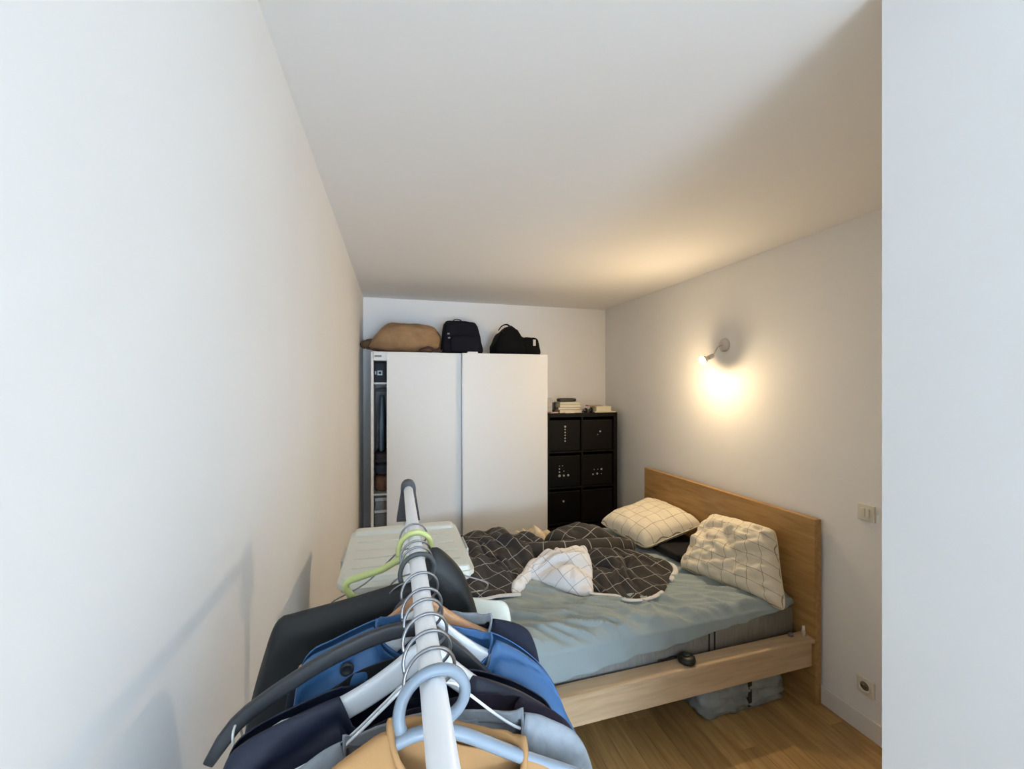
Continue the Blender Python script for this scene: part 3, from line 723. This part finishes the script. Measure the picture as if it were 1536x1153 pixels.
# ------------------------------------------------------------------ stack of lidded boxes beyond the clothes rack
PLB = mat('frosted_plastic', (206, 208, 204), .35, trans=.15)
PLL = mat('lid_plastic', (226, 228, 218), .45)
bx0, bx1, by0, by1 = -.16, .235, 1.275, 1.735; nb_ = 4; bh = 1.178/nb_
order = ['bottom of the stack', 'second up in the stack', 'third up in the stack', 'topmost of the stack']
def ringbox(lo, hi, r, zs, insets, cap0=True, cap1=True):
    V, F, n = [], [], 0
    for zz, ins in zip(zs, insets):
        x0, y0, x1, y1 = lo[0]+ins, lo[1]+ins, hi[0]-ins, hi[1]-ins; rr = max(.004, r-ins*.3)
        ring = []
        for cx, cy, a0 in ((x1-rr, y1-rr, 0), (x0+rr, y1-rr, 90), (x0+rr, y0+rr, 180), (x1-rr, y0+rr, 270)):
            for k in range(6):
                a = math.radians(a0+k*18); ring.append((cx+rr*math.cos(a), cy+rr*math.sin(a), zz))
        n = len(ring); V += ring
    for i in range(len(zs)-1):
        for k in range(n): F.append([i*n+k, i*n+(k+1) % n, (i+1)*n+(k+1) % n, (i+1)*n+k])
    if cap0: F.append(list(range(n))[::-1])
    if cap1: F.append([(len(zs)-1)*n+k for k in range(n)])
    return V, F
for i in range(nb_):
    z0 = i*bh
    t = thing('storage_box', ((bx0+bx1)/2, (by0+by1)/2, z0), 'frosted plastic storage box with pale lid, %s' % order[i], 'box', 'stacked lidded boxes beside the bed foot')
    mk('box_body', *ringbox((bx0, by0), (bx1, by1), .03, [z0, z0+.004, z0+bh-.05, z0+bh-.045, z0+bh-.03], [.045, .04, .022, .008, .008]), PLB, t, smooth=False)
    ld = mk('lid', *ringbox((bx0, by0), (bx1, by1), .025, [z0+bh-.034, z0+bh-.030, z0+bh-.016, z0+bh-.0145, z0+bh-.0145], [.004, 0, 0, .006, .03]), PLL, t, smooth=False)
    for (a, b) in ((by0+.004, by0+.062), (by1-.062, by1-.004)):
        mk('lid_lip', *ringbox((bx0+.012, a), (bx1-.012, b), .012, [z0+bh-.0145, z0+bh-.003, z0+bh], [0, .004, .010]), PLL, ld, smooth=False)
    for k in range(4):
        yy = by0+.10+k*.075
        box('lid_rib', (bx0+.03, yy, z0+bh-.0145), (bx1-.03, yy+.012, z0+bh-.0115), PLL, ld, bev=.001)
    for s in (0, 1):
        xx = bx0-.008 if s == 0 else bx1
        box('clip', (xx, (by0+by1)/2-.06, z0+bh-.075), (xx+.008, (by0+by1)/2+.06, z0+bh-.012), mat('clip_grey', (176, 178, 174), .4), t, bev=.003)

# ------------------------------------------------------------------ clothes rack
RX, RZ, RR = .034, 1.44, .0122
RY0, RY1 = -.22, 1.20
WM = mat('white_powder_coat', (242, 243, 245), .35)
DKP = mat('dark_grey_plastic', (58, 58, 62), .45)
rk = thing('clothes_rack', (RX, (RY0+RY1)/2, 0), 'white metal clothes rack crowded with garments', 'clothes rack')
mk('rail', *sweep([(RX, RY0, RZ), (RX, RY0+.02, RZ), (RX, RY1-.02, RZ), (RX, RY1, RZ)], RR, n=24), WM, rk)
for y in (RY0+.02, RY1-.008):
    mk('post', *sweep([(RX, y, .06), (RX, y, RZ-.02)], .012, n=16), WM, rk)
    # arched saddle that clasps the end of the rail
    prof = [(-.031, -.082), (-.020, -.01)]+[(.0195*math.cos(a), .006+.0195*math.sin(a)) for a in [PI-.1-i*(PI-.2)/10 for i in range(11)]]+[(.020, -.01), (.031, -.082)]
    V = [(RX+a, y+.016, RZ+b) for a, b in prof]+[(RX+a, y-.016, RZ+b) for a, b in prof]; n = len(prof)
    F = [list(range(n)), [n+k for k in range(n)][::-1]]+[[k, (k+1) % n, n+(k+1) % n, n+k] for k in range(n)]
    mk('end_saddle', V, F, DKP, rk, smooth=False)
    mk('foot_bar', *sweep([(RX-.23, y, .045), (RX+.23, y, .045)], .014, n=16), WM, rk)
    for s in (-1, 1):
        mk('foot_cap', *sweep([(RX+s*.225, y, .0225), (RX+s*.255, y, .0225)], [.022, .022], .018, n=16), DKP, rk)
for z_ in (.12, .16): mk('lower_bar', *sweep([(RX, RY0+.02, z_), (RX, RY1-.008, z_)], .008, n=12), WM, rk)

STEEL = mat('hook_steel', (150, 152, 156), .3, .9)
def hooklet(y, rad, wire, tipang, neckz, m, parent, lean=-.026, name='hook'):
    """open crook over the rail: open end on the left, stem coming back under the rail to the neck"""
    pts = []
    cz = RZ+RR+wire-rad
    a0, a1 = math.radians(tipang), math.radians(-50)
    for i in range(19):
        a = a0+(a1-a0)*i/18
        pts.append((RX+rad*math.cos(a), y+lean*(1-i/18.), cz+rad*math.sin(a)))
    pts.append((RX+rad*.25, y, cz-rad*1.12)); pts.append((RX, y, cz-rad*1.35)); pts.append((RX, y, RZ+neckz))
    mk(name, *sweep(smoothpath(pts, 2), wire, n=8), m, parent)
def hanger(y, kind, half, drop, m, label, neckz=-.032, hook=None, rad=.026, wire=.0019, tip=205, th=.013, hh=.011, tilt=0., end=.0, curve=0):
    t = thing('coat_hanger', (RX, y, RZ+neckz-drop), label, 'hanger', 'hangers on the rack')
    hm = hook or STEEL
    def Pt(s, zz): return (RX+s, y, RZ+zz+tilt*s)
    hooklet(y, rad, wire, tip, neckz, hm, t)
    if kind == 'flat':      # broad shaped arms
        path, ra, rb = [], [], []
        for i in range(-18, 19):
            f = abs(i)/18; s = i/18*half
            zz = neckz-drop*(f**curve if curve else .55*(1-(1-f)**2.2)+.45*f)-end*max(0, (f-.85)/.15)**1.6
            path.append(Pt(s, zz)); ra.append(hh*(1.15-.2*f)); rb.append(th*(.8+.3*f))
        ra[0] *= .75; ra[-1] *= .75; rb[0] *= .8; rb[-1] *= .8
        mk('arms', *sweep(path, ra, rb, n=20, sq=4.5), m, t)
        mk('collar_stub', *sweep([Pt(0, neckz-.004), Pt(0, neckz+.010)], .008, n=12), m, t)
    elif kind == 'wire':
        for sg in (-1, 1):
            p = smoothpath([Pt(0, neckz+.004), Pt(sg*.012, neckz+.001), Pt(sg*.028, neckz-.003), Pt(sg*.045, neckz-.018), Pt(sg*half*.6, neckz-drop*.68), Pt(sg*half*.96, neckz-drop*.97), Pt(sg*half, neckz-drop-.008), Pt(sg*half*.95, neckz-drop-.016)], 5)
            mk('arm', *sweep(p, .0016, n=8), m, t)
        mk('trouser_bar', *sweep([Pt(-half*.95, neckz-drop-.016), Pt(half*.95, neckz-drop-.016)], .0016, n=8), m, t)
    else:                   # moulded tube
        for sg in (-1, 1):
            p = smoothpath([Pt(-sg*.004, neckz), Pt(sg*.025, neckz-.004), Pt(sg*half*.5, neckz-drop*.48), Pt(sg*half*.93, neckz-drop*.95), Pt(sg*half, neckz-drop-.012), Pt(sg*half*.92, neckz-drop-.026)], 6)
            mk('arm', *sweep(p, .0062, .0062, n=12), m, t)
        mk('trouser_bar', *sweep([Pt(-half*.92, neckz-drop-.026), Pt(half*.92, neckz-drop-.026)], .005, n=10), m, t)
    return t

def garment(name, label, cat, y, m, prof, neck=None, dip=.05, L=.62, T=.016, sleeve=.5, sl_r=.045, quilt=0, collar=None, collarm=None, collar_h=.03, seed=0, buttons=None, rise=.008, sleevez=-.20, amp=1.):
    """prof: the shoulder line from left to right as (s, z) from the rail; neck: (s0, s1) where it is open"""
    line = [Vector((a, 0, b)) for a, b in prof]; line = smoothpath(line, 8)
    # resample by arc length
    acc = [0]
    for a, b in zip(line, line[1:]): acc.append(acc[-1]+(b-a).length)
    n = 110; P = []
    for i in range(n+1):
        d = acc[-1]*i/n; k = 0
        while k < len(acc)-2 and acc[k+1] < d: k += 1
        f = (d-acc[k])/max(1e-9, acc[k+1]-acc[k]); p = line[k].lerp(line[k+1], max(0, min(1, f))); P.append((p.x, p.z))
    s0, s1 = prof[0][0], prof[-1][0]; zb = -.05-L
    t = thing(name, (RX, y, RZ+zb), label, cat, 'garments on the rack')
    def Pt(s, yy, zz): return Vector((RX+s, y+yy, RZ+zz))
    mm = 44; V, F = [], []
    for side in (-1, 1):           # -1 faces the camera (front), +1 the back
        for i in range(n+1):
            s, ztop = P[i]
            e = min(1, i/9., (n-i)/9.); e = max(0, 1-(1-e)**2)**.5
            op = 0
            if neck:
                c, hw = (neck[0]+neck[1])/2, (neck[1]-neck[0])/2
                q = 1-((s-c)/hw)**2
                if q > 0:
                    op = min(1, q*3)
                    ztop = ztop+rise-(dip*q**.5 if side < 0 else dip*.12*q**.5)-rise*min(1, q*4)
                else: ztop += rise
            else: ztop += rise
            for j in range(mm+1):
                tt = (j/mm)**1.6
                zz = ztop+(zb-ztop)*tt; depth = ztop-zz
                ramp = min(1, (depth/.03))**.5
                th = T*max(ramp, op)
                fo = amp*(.008*nz(s*11+seed, zz*3.0, seed)+.005*math.sin(s*52+seed+4*nz(s*5, zz*4)))*min(1, depth*4)
                cr = amp*(.010*abs(nz(s*12+zz*6, zz*9-s*5, seed))+.005*abs(nz(s*26, zz*30, seed+2))-.003)*min(1, depth*14+op)
                if quilt: cr += .012*abs(math.sin(PI*(depth+.25*s+.012*nz(s*9, zz*9))/quilt))**.45-.004
                V.append(Pt(s+.012*nz(zz*5, seed, 3)*min(1, depth*3), side*e*(th+cr)+fo*e*.5, zz))
    N = mm+1
    for sd in (0, 1):
        o = sd*(n+1)*N
        for i in range(n):
            for j in range(mm): F.append([o+i*N+j, o+(i+1)*N+j, o+(i+1)*N+j+1, o+i*N+j+1])
    mk('body', V, F, m, t, solid=.0016)
    if sleeve:
        for sg in (-1, 1):
            sx = (s0 if sg < 0 else s1); z0 = sleevez
            pth = smoothpath([Pt(sx-sg*.075, 0, z0+.07), Pt(sx-sg*.050, -.002, z0), Pt(sx-sg*.040, -.004, z0-.08), Pt(sx-sg*.036, -.006, z0-.2), Pt(sx-sg*.044, -.008, z0-.32), Pt(sx-sg*.055, -.010, z0-sleeve+.10)], 9)
            k = len(pth); ra, rb = [], []
            for i in range(k):
                f = i/(k-1); b = min(1, .55+f*3.5)*(1-.25*f)
                q = (.92+.12*abs(math.sin(f*PI*sleeve/quilt))) if quilt else 1
                ra.append(sl_r*b*q*(1+.07*nz(f*9, seed, sg))); rb.append(min(.024, T*1.2+.003)*b*q*(1+.1*nz(f*11, seed+5, sg)))
            mk('sleeve', *sweep(pth, ra, rb, n=18), m, t)
    if collar and neck:
        cm = collarm or m; VV, FF = [], []; kk = 40; c, hw = (neck[0]+neck[1])/2, (neck[1]-neck[0])/2
        def zat(s):
            for (a, za), (b, zb_) in zip(P, P[1:]):
                if a <= s <= b: return za+(zb_-za)*(s-a)/max(1e-9, b-a)
            return P[0][1]
        for i in range(kk+1):
            a = -PI*.93+2*PI*.93*i/kk       # open at the front
            s = c+math.sin(a)*hw*.985; cs = math.cos(a); q = max(0, 1-((s-c)/hw)**2)
            zz0 = zat(s)+rise-rise*min(1, q*4)-(dip if cs < 0 else dip*.12)*q**.5
            for j in range(6):
                f = j/5
                if collar == 'fold': dz, g = collar_h*math.sin(f*PI*.72), 1+.10*f
                else: dz, g = collar_h*f, 1+.02*f
                VV.append(Pt(c+math.sin(a)*hw*.985*g, (T+.003)*cs*(1+(.45 if collar == 'fold' else .1)*f), zz0+dz-.004+.003*nz(a*4, f*2, seed)))
        for i in range(kk):
            for j in range(5): FF.append([i*6+j, (i+1)*6+j, (i+1)*6+j+1, i*6+j+1])
        mk('collar', VV, FF, cm, t, solid=.003)
    for (s, zz) in buttons or []:
        VV, FF = lathe([(.001, -.003), (.004, -.003), (.0055, -.0045), (.008, -.004), (.0085, -.001), (.007, .002)], Pt(s, -(T+.005), zz), 18, 'y')
        mk('button', VV, FF, mat('dark_button', (40, 44, 50), .35), t)
    return t

# colours of the clothes
C_BLK = mat('black_wool', (20, 21, 23), .8, bump=.25, bscale=120, sheen=.15)
C_COAT = mat('black_coated_cloth', (26, 28, 29), .55, bump=.15, bscale=80)
C_NAVY = mat('navy_cotton', (17, 24, 44), .85, bump=.3, bscale=110)
C_NAVY2 = mat('navy_padded_nylon', (14, 23, 46), .55, bump=.3, bscale=25)
C_BLUE = mat('blue_quilted_nylon', (58, 102, 150), .55, bump=.25, bscale=30, var=.06)
C_PURP = mat('aubergine_knit', (34, 26, 42), .95, bump=.5, bscale=160)
C_GREY = mat('marl_grey_jersey', (138, 144, 150), .95, var=.10, vscale=90, bump=.3, bscale=140)
C_GREYD = mat('charcoal_marl', (98, 100, 104), .95, var=.12, vscale=90, bump=.3, bscale=140)
C_CAMEL = mat('camel_fleece', (168, 127, 82), .95, var=.08, vscale=20, bump=.4, bscale=60)
C_IVORY = mat('ivory_cotton', (226, 226, 212), .85, bump=.2, bscale=60)
P_YEL = mat('lime_yellow_plastic', (214, 222, 144), .35, trans=.2)
P_WHT = mat('white_gloss_plastic', (228, 232, 236), .3)
P_WOOD = wood('beech', (186, 136, 96), (206, 158, 116), (1.2, 12, 12), 5, .4)
P_BLK = mat('black_hanger_plastic', (40, 42, 46), .45)
P_GRB = mat('blue_grey_plastic', (132, 145, 158), .35)
P_DGR = mat('dark_hook_plastic', (70, 74, 76), .4)

# far to near along the rail
hanger(.86, 'wire', .15, .085, STEEL, 'bare steel wire hanger next to the far saddle of rail', neckz=-.04, tip=192, wire=.0017)
hanger(.80, 'tube', .118, .065, P_YEL, 'lime yellow plastic hanger with an ivory shirt', hook=P_YEL, rad=.029, wire=.005, tip=195, tilt=-.36, neckz=-.04)
garment('shirt', 'ivory shirt on the lime yellow hanger', 'shirt', .80, C_IVORY, [(-.165, -.34), (-.15, -.24), (-.11, -.17), (-.05, -.125), (.02, -.105), (.08, -.122), (.142, -.140), (.168, -.146), (.180, -.165), (.184, -.22), (.186, -.34)],
        T=.013, neck=(-.04, .10), dip=.04, sleeve=.35, seed=3, L=.6, sl_r=.04, sleevez=-.30)
hanger(.765, 'wire', .12, .10, STEEL, 'steel wire hanger just in front of the lime hanger', tip=190, neckz=-.05)
hanger(.735, 'wire', .12, .10, STEEL, 'steel wire hanger hooked right behind the dark grey hook', tip=192, neckz=-.05)
hanger(.70, 'tube', .10, .10, P_DGR, 'dark grey plastic hanger holding the long black coat', hook=P_DGR, rad=.027, wire=.0036, tip=200, neckz=-.065)
garment('coat', 'long black coat with one wide flat shoulder', 'coat', .745, C_COAT, [(-.262, -.34), (-.254, -.24), (-.228, -.135), (-.212, -.097), (-.19, -.090), (-.113, -.078), (-.035, -.063), (.004, -.055), (.018, -.022), (.030, -.006), (.050, -.018), (.078, -.052), (.096, -.096), (.109, -.146), (.116, -.22), (.118, -.34)],
        L=.85, T=.020, sleeve=.58, seed=7, sl_r=.045, sleevez=-.30, amp=.5)
hanger(.635, 'flat', .160, .085, P_WOOD, 'beech wood hanger inside the navy jacket', tip=190, th=.008, hh=.0115, neckz=-.034, tilt=-.05)
garment('jacket', 'navy jacket with a marl grey collar on the wooden hanger', 'jacket', .635, C_NAVY, [(-.19, -.34), (-.182, -.22), (-.172, -.135), (-.155, -.112), (-.11, -.090), (-.05, -.072), (.03, -.068), (.113, -.085), (.158, -.103), (.175, -.127), (.184, -.166), (.189, -.24), (.191, -.34)],
        L=.66, T=.017, neck=(-.08, .108), dip=.05, sleeve=.55, seed=11, collar='stand', collarm=C_GREY, collar_h=.014, sl_r=.045, sleevez=-.26)
hanger(.585, 'flat', .145, .09, P_WHT, 'glossy white hanger inside the bright blue jacket', tip=192, th=.008, hh=.0115, neckz=-.028, tilt=-.08)
garment('jacket', 'bright blue quilted jacket on a glossy white hanger', 'jacket', .588, C_BLUE, [(-.162, -.34), (-.160, -.20), (-.152, -.10), (-.140, -.070), (-.111, -.058), (-.066, -.042), (-.03, -.035), (.04, -.06), (.1, -.082), (.149, -.115), (.185, -.156), (.211, -.215), (.23, -.262), (.238, -.34)],
        L=.62, T=.017, neck=(-.058, .098), dip=.05, sleeve=.56, quilt=.05, amp=1.4, seed=17, sl_r=.052, buttons=[(-.092, -.072)], collar='stand', collar_h=.010, sleevez=-.30)
hanger(.556, 'flat', .238, .195, P_BLK, 'long black plastic hanger with strap notches at its ends', rad=.024, tip=188, th=.0055, hh=.0085, neckz=-.030, tilt=-.42, end=.022, curve=1.4)
t = garment('top', 'black sleeveless top slung below the long black hanger', 'top', .552, C_BLK, [(-.235, -.34), (-.228, -.19), (-.205, -.145), (-.12, -.092), (-.06, -.065), (0, -.06), (.06, -.10), (.12, -.15), (.17, -.22), (.18, -.34)],
        L=.6, T=.010, neck=(-.10, .08), dip=.05, sleeve=0, seed=23, rise=.0)
for s in (-1, 1):
    sx, zc_ = RX+s*.205, RZ+(-.122 if s < 0 else -.285)
    p = [(sx, .540, zc_-.030), (sx+s*.004, .541, zc_), (sx+s*.005, .544, zc_+.014), (sx+s*.005, .560, zc_+.014), (sx+s*.004, .565, zc_), (sx, .566, zc_-.030)]
    mk('hanging_loop', *sweep(smoothpath(p, 4), .0014, n=6), mat('pale_loop', (206, 204, 198), .8), t)
hanger(.520, 'flat', .165, .095, P_WHT, 'glossy white hanger inside the dark navy padded jacket', tip=200, th=.008, hh=.0115, neckz=-.036, tilt=-.16)
garment('jacket', 'dark navy padded jacket on a glossy white hanger', 'jacket', .520, C_NAVY2, [(-.224, -.34), (-.219, -.19), (-.209, -.132), (-.19, -.108), (-.137, -.088), (-.091, -.076), (-.02, -.065), (.05, -.080), (.09, -.096), (.13, -.12), (.165, -.155), (.18, -.23), (.185, -.34)],
        L=.62, T=.014, neck=(-.091, .052), dip=.045, sleeve=.55, seed=29, sl_r=.05, amp=1.4, quilt=.07, sleevez=-.26)
hanger(.484, 'wire', .155, .085, P_WHT, 'white coated wire hanger inside the aubergine sweater', tip=200, hook=STEEL, neckz=-.050, tilt=-.06)
garment('sweater', 'aubergine knit sweater on a white coated wire hanger', 'sweater', .486, C_PURP, [(-.205, -.34), (-.195, -.19), (-.165, -.140), (-.1, -.118), (-.05, -.09), (.03, -.075), (.085, -.085), (.112, -.100), (.152, -.124), (.178, -.155), (.190, -.21), (.195, -.34)],
        L=.6, T=.012, neck=(-.10, .105), dip=.07, sleeve=.5, seed=31, sl_r=.045, sleevez=-.26)
hanger(.452, 'wire', .155, .085, P_WHT, 'white coated wire hanger inside the marl grey sweatshirt', tip=200, hook=STEEL, neckz=-.032, tilt=-.06)
garment('sweatshirt', 'marl grey sweatshirt on a white coated wire hanger', 'sweatshirt', .450, C_GREY, [(-.2, -.34), (-.190, -.18), (-.165, -.128), (-.123, -.098), (-.084, -.080), (0, -.07), (.103, -.090), (.138, -.106), (.167, -.128), (.184, -.165), (.192, -.22), (.195, -.34)],
        L=.6, T=.012, neck=(-.084, .103), dip=.085, sleeve=.52, seed=37, sl_r=.05, collar='stand', collar_h=.012, sleevez=-.27)
hanger(.412, 'tube', .18, .075, P_GRB, 'blue grey plastic hanger inside the camel sweater', hook=P_GRB, rad=.031, wire=.0055, tip=200, neckz=-.050, tilt=-.10)
garment('sweater', 'camel fleece sweater on the blue grey plastic hanger', 'sweater', .412, C_CAMEL, [(-.175, -.34), (-.168, -.19), (-.14, -.125), (-.10, -.082), (-.065, -.060), (-.039, -.050), (0, -.06), (.04, -.078), (.085, -.095), (.13, -.122), (.165, -.16), (.18, -.23), (.185, -.34)],
        L=.6, T=.014, neck=(-.036, .09), dip=.05, sleeve=.5, seed=41, sl_r=.045, collar='fold', collar_h=.018, sleevez=-.26)
